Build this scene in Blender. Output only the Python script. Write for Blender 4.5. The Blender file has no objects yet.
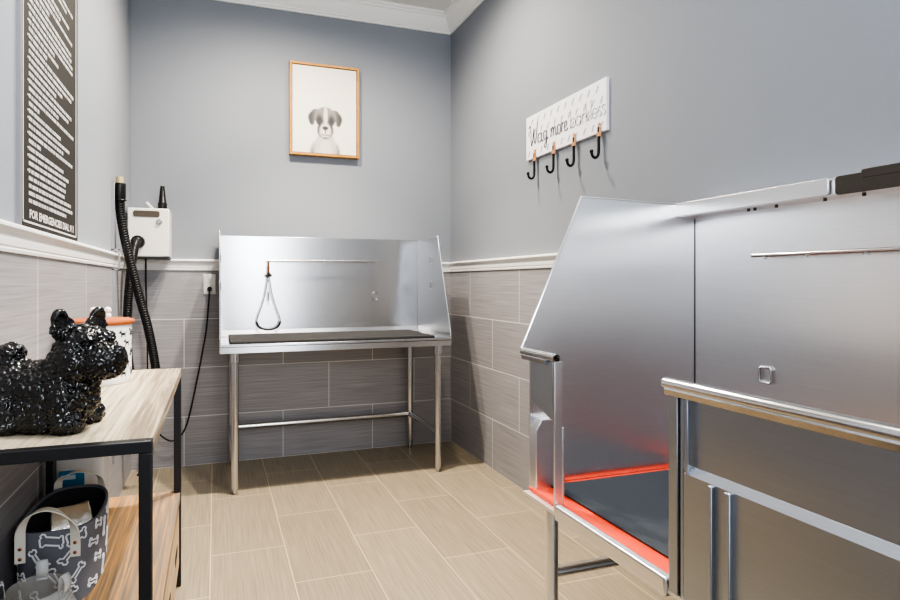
import bpy, bmesh, math, random
from mathutils import Vector, Matrix
random.seed(7)
C = bpy.context.scene.collection
PI = math.pi
# room dimensions (metres): +X right wall, +Y back wall, camera stands at X=0, Y=0
L, R, B, Y0, CEIL = -.489, 1.6225, 3.588, -1.7, 3.05
RAIL0, RAIL1, CROWN = 1.22, 1.289, 2.932

# ------------------------------------------------------------------ materials
MATS = {}
def newmat(name):
    m = bpy.data.materials.new(name); m.use_nodes = True
    nt = m.node_tree; MATS[name] = m
    return m, nt, nt.nodes['Principled BSDF']
def setp(b, **k):
    for n, v in k.items():
        n = n.replace('_', ' ')
        b.inputs[n].default_value = v
def node(nt, t, **k):
    n = nt.nodes.new(t)
    for a, v in k.items(): setattr(n, a, v)
    return n
def rgb(h):
    h = h.lstrip('#'); out = []
    for i in (0, 2, 4):
        c = int(h[i:i+2], 16) / 255
        out.append(c / 12.92 if c <= .04045 else ((c + .055) / 1.055) ** 2.4)
    return (*out, 1)
def plain(name, col, rough=.5, metal=0, noise=0, nscale=40, bump=0, **k):
    m, nt, b = newmat(name)
    col = rgb(col) if isinstance(col, str) else (*col, 1)
    setp(b, Base_Color=col, Roughness=rough, Metallic=metal, **k)
    if noise or bump:
        tc = node(nt, 'ShaderNodeTexCoord')
        nz = node(nt, 'ShaderNodeTexNoise'); nz.inputs['Scale'].default_value = nscale
        nz.inputs['Detail'].default_value = 4
        nt.links.new(tc.outputs['Object'], nz.inputs['Vector'])
        if noise:
            mx = node(nt, 'ShaderNodeMixRGB', blend_type='MULTIPLY'); mx.inputs[0].default_value = noise
            mx.inputs[1].default_value = col
            rp = node(nt, 'ShaderNodeValToRGB')
            rp.color_ramp.elements[0].position = .3; rp.color_ramp.elements[1].position = .7
            rp.color_ramp.elements[0].color = (.35, .35, .35, 1)
            nt.links.new(nz.outputs['Fac'], rp.inputs[0]); nt.links.new(rp.outputs[0], mx.inputs[2])
            nt.links.new(mx.outputs[0], b.inputs['Base Color'])
        if bump:
            bp = node(nt, 'ShaderNodeBump'); bp.inputs['Strength'].default_value = bump
            bp.inputs['Distance'].default_value = .004
            nt.links.new(nz.outputs['Fac'], bp.inputs['Height']); nt.links.new(bp.outputs[0], b.inputs['Normal'])
    return m
def position_vec(nt, a, sa, oa, c, sc, oc):
    """vector (a*sa+oa, c*sc+oc, 0) of the world position"""
    g = node(nt, 'ShaderNodeNewGeometry'); s = node(nt, 'ShaderNodeSeparateXYZ')
    nt.links.new(g.outputs['Position'], s.inputs[0])
    cb = node(nt, 'ShaderNodeCombineXYZ')
    for i, (ax, sg, of) in enumerate(((a, sa, oa), (c, sc, oc))):
        m = node(nt, 'ShaderNodeMath', operation='MULTIPLY_ADD')
        m.inputs[1].default_value = sg; m.inputs[2].default_value = of
        nt.links.new(s.outputs[ax], m.inputs[0]); nt.links.new(m.outputs[0], cb.inputs[i])
    return cb
def tile(name, axes, c1, c2, grout, w=.611, h=.3055, mortar=.0022, rough=.42, streak=(3, 160)):
    m, nt, b = newmat(name)
    v = position_vec(nt, *axes)
    br = node(nt, 'ShaderNodeTexBrick', offset=.5, offset_frequency=2, squash=1)
    br.inputs['Color1'].default_value = rgb(c1); br.inputs['Color2'].default_value = rgb(c2)
    br.inputs['Mortar'].default_value = rgb(grout)
    br.inputs['Scale'].default_value = 1; br.inputs['Mortar Size'].default_value = mortar
    br.inputs['Mortar Smooth'].default_value = .1; br.inputs['Bias'].default_value = 0
    br.inputs['Brick Width'].default_value = w; br.inputs['Row Height'].default_value = h
    nt.links.new(v.outputs[0], br.inputs['Vector'])
    mp = node(nt, 'ShaderNodeMapping'); mp.inputs['Scale'].default_value = (streak[0], streak[1], 1)
    nt.links.new(v.outputs[0], mp.inputs[0])
    nz = node(nt, 'ShaderNodeTexNoise'); nz.inputs['Scale'].default_value = 1; nz.inputs['Detail'].default_value = 5
    nt.links.new(mp.outputs[0], nz.inputs['Vector'])
    rp = node(nt, 'ShaderNodeValToRGB')
    rp.color_ramp.elements[0].position = .3; rp.color_ramp.elements[0].color = (.74, .74, .74, 1)
    rp.color_ramp.elements[1].position = .7; rp.color_ramp.elements[1].color = (1.1, 1.1, 1.1, 1)
    nt.links.new(nz.outputs['Fac'], rp.inputs[0])
    mx = node(nt, 'ShaderNodeMixRGB', blend_type='MULTIPLY')
    inv = node(nt, 'ShaderNodeMath', operation='SUBTRACT'); inv.inputs[0].default_value = 1
    nt.links.new(br.outputs['Fac'], inv.inputs[1]); nt.links.new(inv.outputs[0], mx.inputs[0])
    nt.links.new(br.outputs['Color'], mx.inputs[1]); nt.links.new(rp.outputs[0], mx.inputs[2])
    nt.links.new(mx.outputs[0], b.inputs['Base Color'])
    bp = node(nt, 'ShaderNodeBump'); bp.inputs['Strength'].default_value = .35; bp.inputs['Distance'].default_value = .002
    nt.links.new(inv.outputs[0], bp.inputs['Height']); nt.links.new(bp.outputs[0], b.inputs['Normal'])
    setp(b, Roughness=rough)
    return m
def wood(name, cols, scale, pos=None, rough=.55, axis='Y', plank=.075):
    """planks running along Y, tone changing from plank to plank, grain stretched along the plank"""
    m, nt, b = newmat(name)
    g = node(nt, 'ShaderNodeNewGeometry')
    mp = node(nt, 'ShaderNodeMapping'); mp.inputs['Scale'].default_value = scale
    nt.links.new(g.outputs['Position'], mp.inputs[0])
    nz = node(nt, 'ShaderNodeTexNoise'); nz.inputs['Scale'].default_value = 1; nz.inputs['Detail'].default_value = 8
    nz.inputs['Roughness'].default_value = .62; nz.inputs['Distortion'].default_value = .6
    nt.links.new(mp.outputs[0], nz.inputs['Vector'])
    sx = node(nt, 'ShaderNodeSeparateXYZ'); nt.links.new(g.outputs['Position'], sx.inputs[0])
    dv = node(nt, 'ShaderNodeMath', operation='DIVIDE'); dv.inputs[1].default_value = plank
    fl = node(nt, 'ShaderNodeMath', operation='FLOOR'); nt.links.new(sx.outputs['X'], dv.inputs[0]); nt.links.new(dv.outputs[0], fl.inputs[0])
    wn = node(nt, 'ShaderNodeTexWhiteNoise', noise_dimensions='1D'); nt.links.new(fl.outputs[0], wn.inputs['W'])
    ma = node(nt, 'ShaderNodeMath', operation='MULTIPLY_ADD'); ma.inputs[1].default_value = .34; ma.inputs[2].default_value = -.17
    nt.links.new(wn.outputs['Value'], ma.inputs[0])
    ad = node(nt, 'ShaderNodeMath', operation='ADD'); nt.links.new(nz.outputs['Fac'], ad.inputs[0]); nt.links.new(ma.outputs[0], ad.inputs[1])
    rp = node(nt, 'ShaderNodeValToRGB'); e = rp.color_ramp.elements
    pos = pos or [.25 + .5 * i / (len(cols) - 1) for i in range(len(cols))]
    e[0].position = pos[0]; e[0].color = rgb(cols[0]); e[1].position = pos[-1]; e[1].color = rgb(cols[-1])
    for p, c in zip(pos[1:-1], cols[1:-1]): e.new(p).color = rgb(c)
    nt.links.new(ad.outputs[0], rp.inputs[0]); nt.links.new(rp.outputs[0], b.inputs['Base Color'])
    bp = node(nt, 'ShaderNodeBump'); bp.inputs['Strength'].default_value = .25; bp.inputs['Distance'].default_value = .002
    nt.links.new(nz.outputs['Fac'], bp.inputs['Height']); nt.links.new(bp.outputs[0], b.inputs['Normal'])
    setp(b, Roughness=rough)
    return m
def steel(name, col=(.68, .69, .71), r0=.24, r1=.34, aniso=.75, brush=(2, 2, 260), bump=.02, rot=0):
    m, nt, b = newmat(name)
    setp(b, Metallic=1.0, Anisotropic=aniso, Anisotropic_Rotation=rot)
    g = node(nt, 'ShaderNodeNewGeometry')
    mp = node(nt, 'ShaderNodeMapping'); mp.inputs['Scale'].default_value = brush
    nt.links.new(g.outputs['Position'], mp.inputs[0])
    cr = node(nt, 'ShaderNodeVectorMath', operation='CROSS_PRODUCT'); cr.inputs[1].default_value = (0, 0, 1)
    nt.links.new(g.outputs['Normal'], cr.inputs[0])
    ad = node(nt, 'ShaderNodeVectorMath', operation='ADD'); ad.inputs[1].default_value = (.01, .012, 0)
    nt.links.new(cr.outputs[0], ad.inputs[0])
    no = node(nt, 'ShaderNodeVectorMath', operation='NORMALIZE'); nt.links.new(ad.outputs[0], no.inputs[0])
    nt.links.new(no.outputs[0], b.inputs['Tangent'])
    nz = node(nt, 'ShaderNodeTexNoise'); nz.inputs['Scale'].default_value = 3; nz.inputs['Detail'].default_value = 5
    nt.links.new(mp.outputs[0], nz.inputs['Vector'])
    n2 = node(nt, 'ShaderNodeTexNoise'); n2.inputs['Scale'].default_value = 2.2; n2.inputs['Detail'].default_value = 3
    nt.links.new(g.outputs['Position'], n2.inputs['Vector'])
    mr = node(nt, 'ShaderNodeMapRange'); mr.inputs['To Min'].default_value = r0; mr.inputs['To Max'].default_value = r1
    mr.inputs['From Min'].default_value = .15; mr.inputs['From Max'].default_value = .85
    nt.links.new(n2.outputs['Fac'], mr.inputs['Value']); nt.links.new(mr.outputs[0], b.inputs['Roughness'])
    rp = node(nt, 'ShaderNodeMapRange'); rp.inputs['To Min'].default_value = .965; rp.inputs['To Max'].default_value = 1.03
    rp.inputs['From Min'].default_value = .3; rp.inputs['From Max'].default_value = .7
    nt.links.new(nz.outputs['Fac'], rp.inputs['Value'])
    mx = node(nt, 'ShaderNodeVectorMath', operation='SCALE'); mx.inputs[0].default_value = col
    nt.links.new(rp.outputs[0], mx.inputs['Scale']); nt.links.new(mx.outputs[0], b.inputs['Base Color'])
    bp = node(nt, 'ShaderNodeBump'); bp.inputs['Strength'].default_value = bump; bp.inputs['Distance'].default_value = .001
    nt.links.new(nz.outputs['Fac'], bp.inputs['Height']); nt.links.new(bp.outputs[0], b.inputs['Normal'])
    return m

plain('paint', '#888d95', .85, noise=.06, nscale=220, bump=.08)
plain('ceiling_paint', '#d8d8d6', .9, bump=.05, nscale=150)
plain('white_trim', '#e9e9e8', .35)
TC = ('#9a989b', '#949295', '#d5d3d2')
tile('tile_back', ('X', 1, -.4239 + .3055, 'Z', 1, 0), *TC)
tile('tile_right', ('Y', -1, B - .3126, 'Z', 1, 0), *TC)
tile('tile_left', ('Y', 1, -1.7833 + 6.11, 'Z', 1, 0), *TC)
tile('tile_floor', ('Y', 1, -2.375 + .3065 + 6.13, 'X', 1, .02 + 2.464), '#958a77', '#8e8371', '#b9aa8c', w=.613, h=.308, mortar=.0022, rough=.4, streak=(4, 130))
steel('steel', (.56, .57, .59), .26, .26, rot=.25, bump=.01); steel('steel_tub', (.90, .90, .91), .30, .34, .7); steel('steel_front', (.50, .54, .60), .34, .40, .5); steel('steel_dark', (.13, .12, .11), .25, .4, .3)  # front steel: tub steel with its grey reflection painted into the colour
steel('steel_tube', (.62, .62, .63), .16, .22, 0, brush=(60, 60, 2), bump=.0)
plain('chrome', (.75, .75, .76), .12, 1)
plain('rubber', '#161618', .75, noise=.3, nscale=300, bump=.2)
plain('black_plastic', '#121212', .38)
plain('cord_black', '#0d0d0e', .45)
plain('frame_black', '#232327', .42, noise=.25, nscale=60)
plain('white_enamel', '#dedbd5', .35)
plain('grey_grille', '#5d554c', .8, noise=.8, nscale=500, bump=.5)
plain('glaze_black', '#050506', .07, bump=.08, nscale=140, Coat_Weight=.5)
plain('ceramic_white', '#ecebe8', .25)
plain('terracotta', '#b0602f', .5, noise=.25, nscale=60)
plain('print_black', '#151515', .5)
plain('felt_grey', '#73757d', .9, noise=.2, nscale=400, bump=.4)
plain('felt_dark', '#37353a', .95)
plain('print_white', '#e3e4e8', .8)
plain('strap', '#d9d5cb', .6)
plain('copper', '#a9714d', .3, 1)
plain('brass', '#b9a983', .4, .3)
plain('clip_tan', '#c08a5e', .45)
plain('foil', (.86, .85, .80), .24, .85, bump=.8, nscale=22)
plain('tub_white', '#e2e1de', .4)
plain('label_blue', '#2f86b4', .45)
plain('label_red', '#7a2a22', .45)
plain('label_pale', '#cfe2ea', .45)
plain('poster_black', '#1d1b18', .75)
plain('poster_white', '#c9c7c5', .7)
plain('alu_edge', '#9b9a9e', .4, .5)
plain('oak', '#b98742', .5, noise=.35, nscale=45)
plain('shadow_gap', '#5d4240', .8)
plain('board_white', '#e6e7ec', .5)
plain('board_grey', '#cfd1d8', .6)
plain('ink', '#2c2b3a', .6)
plain('hook_black', '#161618', .4, .4)
plain('orange_mat', '#f4512f', .5, noise=.1, nscale=80)
plain('slate_mat', '#3c434b', .6, noise=.25, nscale=200, bump=.2)
plain('outlet_white', '#e3e1dc', .35)
plain('slot_dark', '#1a1715', .8)
wood('wood_top', ['#776b5c', '#9f947f', '#b7ac97', '#c9bfaa'], (85, 2.2, 60), [.30, .42, .53, .70], plank=.062)
wood('wood_shelf', ['#6e6257', '#957857', '#bd8f5a', '#d6b07a'], (95, 2.6, 60), [.27, .42, .55, .74], plank=.083)
wood('wood_drawer', ['#a58c6c', '#c9b391', '#dccaa9'], (30, 3, 60), plank=2)
def clear(name, col, alpha):
    m, nt, b = newmat(name)
    out = nt.nodes['Material Output']
    setp(b, Base_Color=rgb(col), Roughness=.12)
    tr = node(nt, 'ShaderNodeBsdfTransparent'); mx = node(nt, 'ShaderNodeMixShader'); mx.inputs[0].default_value = alpha
    nt.links.new(tr.outputs[0], mx.inputs[1]); nt.links.new(b.outputs[0], mx.inputs[2]); nt.links.new(mx.outputs[0], out.inputs[0])
clear('clear_plastic', '#d5d8d6', .28)
clear('clear_tab', '#dfe2e4', .6)
def vcol(name):
    m, nt, b = newmat(name)
    a = node(nt, 'ShaderNodeVertexColor', layer_name='Col'); nt.links.new(a.outputs[0], b.inputs['Base Color']); setp(b, Roughness=.8)
vcol('drawing')

# ------------------------------------------------------------------ mesh helpers
def box(bm, x0, x1, y0, y1, z0, z1, mi=0):
    v = [bm.verts.new(p) for p in ((x0,y0,z0),(x1,y0,z0),(x1,y1,z0),(x0,y1,z0),(x0,y0,z1),(x1,y0,z1),(x1,y1,z1),(x0,y1,z1))]
    for q in ((3,2,1,0),(4,5,6,7),(0,1,5,4),(1,2,6,5),(2,3,7,6),(3,0,4,7)):
        bm.faces.new([v[i] for i in q]).material_index = mi
def frame_at(t):
    t = t.normalized(); up = Vector((0,0,1)) if abs(t.z) < .95 else Vector((1,0,0))
    a = t.cross(up).normalized(); return a, a.cross(t).normalized()
def tube(bm, pts, r, n=12, closed=False, caps=True, mi=0, flat=1.0):
    pts = [Vector(p) for p in pts]; N = len(pts); rings = []
    rr = r if callable(r) else (lambda i: r)
    pa = None
    for i, p in enumerate(pts):
        if closed: t = pts[(i+1) % N] - pts[i-1]
        else: t = pts[min(i+1, N-1)] - pts[max(i-1, 0)]
        a, b = frame_at(t)
        if pa is not None:
            a = (pa - t.normalized() * pa.dot(t.normalized()))
            a = a.normalized() if a.length > 1e-6 else frame_at(t)[0]
            b = a.cross(t.normalized()).normalized()
        pa = a
        rings.append([bm.verts.new(p + a * (rr(i) * math.cos(2*PI*k/n)) + b * (rr(i) * flat * math.sin(2*PI*k/n))) for k in range(n)])
    for i in range(N if closed else N-1):
        A, Bq = rings[i], rings[(i+1) % N]
        for k in range(n):
            bm.faces.new((A[k], A[(k+1) % n], Bq[(k+1) % n], Bq[k])).material_index = mi
    if caps and not closed:
        bm.faces.new(rings[0][::-1]).material_index = mi; bm.faces.new(rings[-1]).material_index = mi
def cyl(bm, p0, p1, r0, r1=None, n=24, mi=0):
    r1 = r0 if r1 is None else r1
    tube(bm, [p0, p1], lambda i: (r0, r1)[i], n, mi=mi)
def lathe(bm, prof, c, n=40, sx=1, sy=1, mi=0, closed=False):
    rings = []
    for r, z in prof:
        if r < 1e-5: rings.append([bm.verts.new((c[0], c[1], c[2]+z))])
        else: rings.append([bm.verts.new((c[0]+r*sx*math.cos(2*PI*k/n), c[1]+r*sy*math.sin(2*PI*k/n), c[2]+z)) for k in range(n)])
    for A, D in zip(rings, rings[1:]):
        for k in range(n):
            if len(A) == 1 and len(D) == 1: continue
            if len(A) == 1: f = (A[0], D[(k+1) % n], D[k])
            elif len(D) == 1: f = (A[k], A[(k+1) % n], D[0])
            else: f = (A[k], A[(k+1) % n], D[(k+1) % n], D[k])
            bm.faces.new(f).material_index = mi
def prism(bm, poly, axis, a0, a1, mi=0):
    """poly of (u,v); axis X: (u,v)=(y,z); Y: (x,z); Z: (x,y). a0/a1 may be functions of (u,v) for mitres"""
    f0 = a0 if callable(a0) else (lambda u, v: a0); f1 = a1 if callable(a1) else (lambda u, v: a1)
    mk = {'X': lambda a,u,v: (a,u,v), 'Y': lambda a,u,v: (u,a,v), 'Z': lambda a,u,v: (u,v,a)}[axis]
    A = [bm.verts.new(mk(f0(u,v),u,v)) for u,v in poly]; D = [bm.verts.new(mk(f1(u,v),u,v)) for u,v in poly]
    n = len(poly)
    bm.faces.new(A[::-1]).material_index = mi; bm.faces.new(D).material_index = mi
    for k in range(n): bm.faces.new((A[k], A[(k+1) % n], D[(k+1) % n], D[k])).material_index = mi
def ico(bm, c, r, rot=None, sub=3, mi=0):
    M = Matrix.Translation(c) @ (rot or Matrix()) @ Matrix.Diagonal((*((r,)*3 if not hasattr(r,'__len__') else r), 1))
    res = bmesh.ops.create_icosphere(bm, subdivisions=sub, radius=1, matrix=M)
    for v in res['verts']:
        for f in v.link_faces: f.material_index = mi
ROOT = {}
def finish(name, bm, mats, parent=None, bevel=0, angle=35, smooth=True, seg=2):
    off = Vector(ROOT.get(parent.name, (0,0,0))) if parent else Vector((0,0,0))
    if parent: bmesh.ops.translate(bm, verts=bm.verts, vec=-off)
    bmesh.ops.recalc_face_normals(bm, faces=bm.faces)
    me = bpy.data.meshes.new(name); bm.to_mesh(me); bm.free()
    for m in ([mats] if isinstance(mats, str) else mats): me.materials.append(MATS[m])
    if smooth:
        me.polygons.foreach_set('use_smooth', [True]*len(me.polygons)); me.set_sharp_from_angle(angle=math.radians(angle))
    o = bpy.data.objects.new(name, me); C.objects.link(o)
    if parent: o.parent = parent; ROOT[o.name] = tuple(off)
    if bevel:
        md = o.modifiers.new('bevel', 'BEVEL'); md.width = bevel; md.segments = seg; md.limit_method = 'ANGLE'; md.angle_limit = math.radians(40)
        md.harden_normals = False
    return o
def tag(o, label, cat, group=None):
    o['label'] = label; o['category'] = cat
    if group: o['group'] = group
    return o
def thing(name, label, cat, loc):
    o = bpy.data.objects.new(name, None); o.empty_display_size = .05; C.objects.link(o); o.location = loc
    ROOT[o.name] = loc
    return tag(o, label, cat)
def base(o, loc):
    """move a one-mesh thing's origin to its base"""
    o.data.transform(Matrix.Translation(-Vector(loc))); o.location = loc; return o
def struct(name, bm, mats, **k):
    o = finish(name, bm, mats, **k); o['kind'] = 'structure'; return o
def N(): return bmesh.new()
def arc(c, r, a0, a1, n, plane='XZ'):
    out = []
    for i in range(n+1):
        a = math.radians(a0 + (a1-a0)*i/n); u, v = r*math.cos(a), r*math.sin(a)
        out.append({'XZ': (c[0]+u, c[1], c[2]+v), 'YZ': (c[0], c[1]+u, c[2]+v), 'XY': (c[0]+u, c[1]+v, c[2])}[plane])
    return out
def bez(pts, n=12):
    """Catmull-Rom through pts"""
    P = [Vector(p) for p in pts]; P = [2*P[0]-P[1]] + P + [2*P[-1]-P[-2]]; out = []
    for i in range(1, len(P)-2):
        for k in range(n):
            t = k/n; a, b, c, d = P[i-1], P[i], P[i+1], P[i+2]
            out.append(.5*((2*b)+(c-a)*t+(2*a-5*b+4*c-d)*t*t+(3*b-a-3*c+d)*t**3))
    out.append(P[-2]); return out

# ------------------------------------------------------------------ the room
bm = N(); box(bm, L-.1, R+.1, B+.004, B+.1, RAIL0, CEIL, 0); box(bm, L-.1, R+.1, B, B+.1, 0, RAIL0, 1)
struct('wall_back', bm, ['paint', 'tile_back'], smooth=False)
bm = N(); box(bm, R+.004, R+.1, Y0, B, RAIL0, CEIL, 0); box(bm, R, R+.1, Y0, B, 0, RAIL0, 1)
struct('wall_right', bm, ['paint', 'tile_right'], smooth=False)
bm = N(); box(bm, L-.1, L-.004, Y0, B, RAIL0, CEIL, 0); box(bm, L-.1, L, Y0, B, 0, RAIL0, 1)
struct('wall_left', bm, ['paint', 'tile_left'], smooth=False)
bm = N(); box(bm, L-.1, R+.1, Y0, B+.1, -.1, 0); struct('floor', bm, 'tile_floor', smooth=False)
bm = N(); box(bm, L-.1, R+.1, Y0, B+.1, CEIL, CEIL+.1); struct('ceiling', bm, 'ceiling_paint', smooth=False)
# mouldings: profile (distance out of the wall, height), mitred in the corners
CR = [(0,0),(.012,0),(.014,.012),(.022,.014),(.024,.022),(.034,.030),(.050,.048),(.064,.072),(.072,.084),(.082,.088),(.084,.098),(.095,.100),(.095,CEIL-CROWN),(0,CEIL-CROWN)]
RA = [(0,0),(.010,0),(.012,.008),(.010,.012),(.013,.016),(.015,.026),(.014,.036),(.018,.046),(.026,.052),(.030,.058),(.030,.064),(.026,.069),(0,.069)]
def moulding(n0, prof, z0):
    e = .003
    for i, side in enumerate(('back', 'right', 'left')):
        bm = N()
        if side == 'back':
            prism(bm, [(B+e-d, z0+z) for d, z in prof], 'X', lambda u, v: L+(B-u), lambda u, v: R-(B-u))
        elif side == 'right':
            prism(bm, [(R+e-d, z0+z) for d, z in prof], 'Y', lambda u, v: B-(R-u), Y0)
        else:
            prism(bm, [(L-e+d, z0+z) for d, z in prof], 'Y', lambda u, v: B-(u-L), Y0)
        struct('trim_%d' % (n0+i), bm, 'white_trim', angle=25)
moulding(1, CR, CROWN); moulding(4, RA, RAIL0)

# ------------------------------------------------------------------ grooming table
TX0, TX1, TYF, TYB, TZ = .02, 1.355, 2.985, 3.552, .808
t = thing('grooming_table', 'stainless steel grooming table with high splash panels against the back wall', 'table', (.69, 3.28, 0))
bm = N()
box(bm, TX0, TX1, TYF, TYB, TZ-.012, TZ-.006)                      # pan floor
box(bm, TX0, TX1, TYF, TYF+.006, TZ-.043, TZ+.004); box(bm, TX0, TX1, TYF+.006, TYF+.032, TZ-.002, TZ+.004)
box(bm, TX0, TX1, TYB-.006, TYB, TZ-.043, TZ); box(bm, TX0, TX0+.006, TYF+.006, TYB-.006, TZ-.043, TZ+.004); box(bm, TX1-.006, TX1, TYF+.006, TYB-.006, TZ-.043, TZ+.004)
finish('table_top', bm, 'steel', t, bevel=.0015)
bm = N(); box(bm, TX0+.005, TX1-.005, TYB-.007, TYB-.001, TZ, 1.44)
prism(bm, [(TYB-.007, TZ-.004), (TYB-.022, TZ-.004), (TYB-.007, TZ+.035)], 'X', TX0+.007, TX1-.007)
finish('back_panel', bm, 'steel', t, bevel=.001)
for x in (TX0, TX1-.005):
    bm = N(); prism(bm, [(TYF+.004, TZ-.03), (TYF+.004, TZ+.03), (3.19, 1.44), (TYB, 1.44), (TYB, TZ-.03)], 'X', x, x+.005)
    s = -1 if x > 1 else 1
    tube(bm, [(x+.0025, TYF+.004, TZ+.0), (x+.0025, TYF+.004, TZ+.03), (x+.0025, 3.19, 1.44), (x+.0025, TYB, 1.44)], .0042, 8)
    xi = x + (.009 if s > 0 else -.004)
    p = finish('side_panel', bm, 'steel', t, bevel=.0006)
    for zz in (1.29, 1.125):
        bm = N(); tube(bm, [(xi, 3.27, zz-.024), (xi, 3.31, zz-.024), (xi, 3.315, zz-.019), (xi, 3.315, zz+.019), (xi, 3.31, zz+.024), (xi, 3.27, zz+.024), (xi, 3.265, zz+.019), (xi, 3.265, zz-.019)], .003, 8, closed=True)
        finish('tie_ring', bm, 'chrome', p)
for x, y in ((.10, 3.035), (1.287, 3.035), (.10, 3.525), (1.287, 3.525)):
    bm = N(); cyl(bm, (x, y, .03), (x, y, TZ-.012), .0205); leg = finish('leg', bm, 'steel_tube', t)
    bm = N(); cyl(bm, (x, y, TZ-.095), (x, y, TZ-.012), .0265); cyl(bm, (x, y, TZ-.10), (x, y, TZ-.095), .021, .0265); finish('collar', bm, 'steel_tube', leg, bevel=.001)
    bm = N(); lathe(bm, [(0,0),(.011,0),(.0125,.008),(.0125,.022),(.016,.024),(.016,.034),(0,.034)], (x, y, 0), 20); finish('foot', bm, 'steel_tube', leg)
for a, b in (((.10,3.525),(1.287,3.525)), ((.10,3.035),(.10,3.525)), ((1.287,3.035),(1.287,3.525))):
    bm = N(); cyl(bm, (*a, .236), (*b, .236), .019); finish('brace', bm, 'steel_tube', t)
RY, RZ = TYB-.06, 1.283
bm = N(); tube(bm, [(.311, RY, RZ), (1.045, RY, RZ+.003)], .0058, 12); rail = finish('tie_rail', bm, 'steel_tube', t)
for x in (.35, .68, 1.0):
    bm = N(); cyl(bm, (x, RY, RZ), (x, TYB-.006, RZ), .0042, n=12); cyl(bm, (x, TYB-.01, RZ), (x, TYB-.006, RZ), .011, n=16); finish('standoff', bm, 'chrome', rail)
bm = N(); x, y, z = 1.04, TYB-.012, 1.052
tube(bm, [(x-.012, y, z-.026), (x+.012, y, z-.026), (x+.016, y, z-.02), (x+.016, y, z+.02), (x+.012, y, z+.026), (x-.012, y, z+.026), (x-.016, y, z+.02), (x-.016, y, z-.02)], .0035, 8, closed=True)
finish('tie_ring', bm, 'chrome', t)
# rubber mat lying in the pan
bm = N(); prism(bm, [(.075, 3.045), (1.275, 3.045), (1.275, 3.495), (.075, 3.495)], 'Z', TZ-.006, TZ+.014)
o = finish('rubber_mat', bm, 'rubber', bevel=.007, seg=3); tag(base(o, (.675, 3.27, TZ-.006)), 'black rubber mat lying on the steel grooming table top', 'mat')
# grooming loop hanging from the rail
LX, LY = .322, RY
t = thing('grooming_loop', 'clear cord grooming loop hanging from the rail above the table', 'grooming loop', (LX, LY, .845))
bm = N()
half = [(0, 1.19), (.008, 1.155), (.022, 1.07), (.045, .99), (.068, .925), (.074, .895)]
low = [(.074, .895), (.062, .868), (.035, .851), (0, .845)]
up_l = bez([(LX-u, LY, z) for u, z in half], 8); up_r = bez([(LX+u, LY, z) for u, z in half], 8)
tube(bm, up_l, .0035, 8); tube(bm, up_r, .0035, 8); finish('cord', bm, 'chrome', t)
bm = N(); tube(bm, bez([(LX-u, LY, z) for u, z in low] + [(LX+u, LY, z) for u, z in low[::-1][1:]], 8), .0065, 8); finish('cord_sleeve', bm, 'cord_black', t)
bm = N(); cyl(bm, (LX-.02, LY, 1.19), (LX+.02, LY, 1.19), .009, n=14); cyl(bm, (LX, LY, 1.18), (LX, LY, 1.205), .012, n=14); finish('slider', bm, 'black_plastic', t)
bm = N(); tube(bm, [(LX, LY, 1.195), (LX, LY, 1.235)], .006, 10); tube(bm, arc((LX, LY, 1.262), .018, -90, 260, 18, 'YZ'), .0035, 8); ico(bm, (LX, LY, 1.238), (.009, .007, .009), sub=2); finish('swivel_clip', bm, 'copper', t)
bm = N(); tube(bm, [(LX+.001, LY-.003, 1.16), (LX+.001, LY-.003, 1.0)], .0016, 6); box(bm, LX-.003, LX+.004, LY-.008, LY-.002, 1.03, 1.085); finish('size_tag', bm, 'black_plastic', t)

# ------------------------------------------------------------------ picture on the back wall
PX0, PX1, PZ0, PZ1, PY = .462, .932, 1.985, 2.597, B-.035
t = thing('framed_picture', 'oak framed drawing of a spotted puppy hung on the back wall', 'picture', (.697, B-.02, PZ0))
fw = .016
bm = N()
for q in ((PX0, PX1, PZ0, PZ0+fw), (PX0, PX1, PZ1-fw, PZ1), (PX0, PX0+fw, PZ0+fw, PZ1-fw), (PX1-fw, PX1, PZ0+fw, PZ1-fw)):
    box(bm, q[0], q[1], PY, B+.003, q[2], q[3])
finish('frame', bm, 'oak', t, bevel=.0015)
bm = N(); box(bm, PX0+fw, PX1-fw, PY+.016, PY+.02, PZ0+fw, PZ1-fw); finish('backing', bm, 'shadow_gap', t)
def sm(a, b, x):
    x = max(0, min(1, (x-a)/(b-a))); return x*x*(3-2*x)
def ell(x, y, cx, cy, rx, ry, soft=.25, rot=0):
    c, s = math.cos(rot), math.sin(rot); dx, dy = x-cx, y-cy; a, b = dx*c+dy*s, -dx*s+dy*c
    return 1 - sm(1-soft, 1+soft, math.hypot(a/rx, b/ry))
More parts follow.
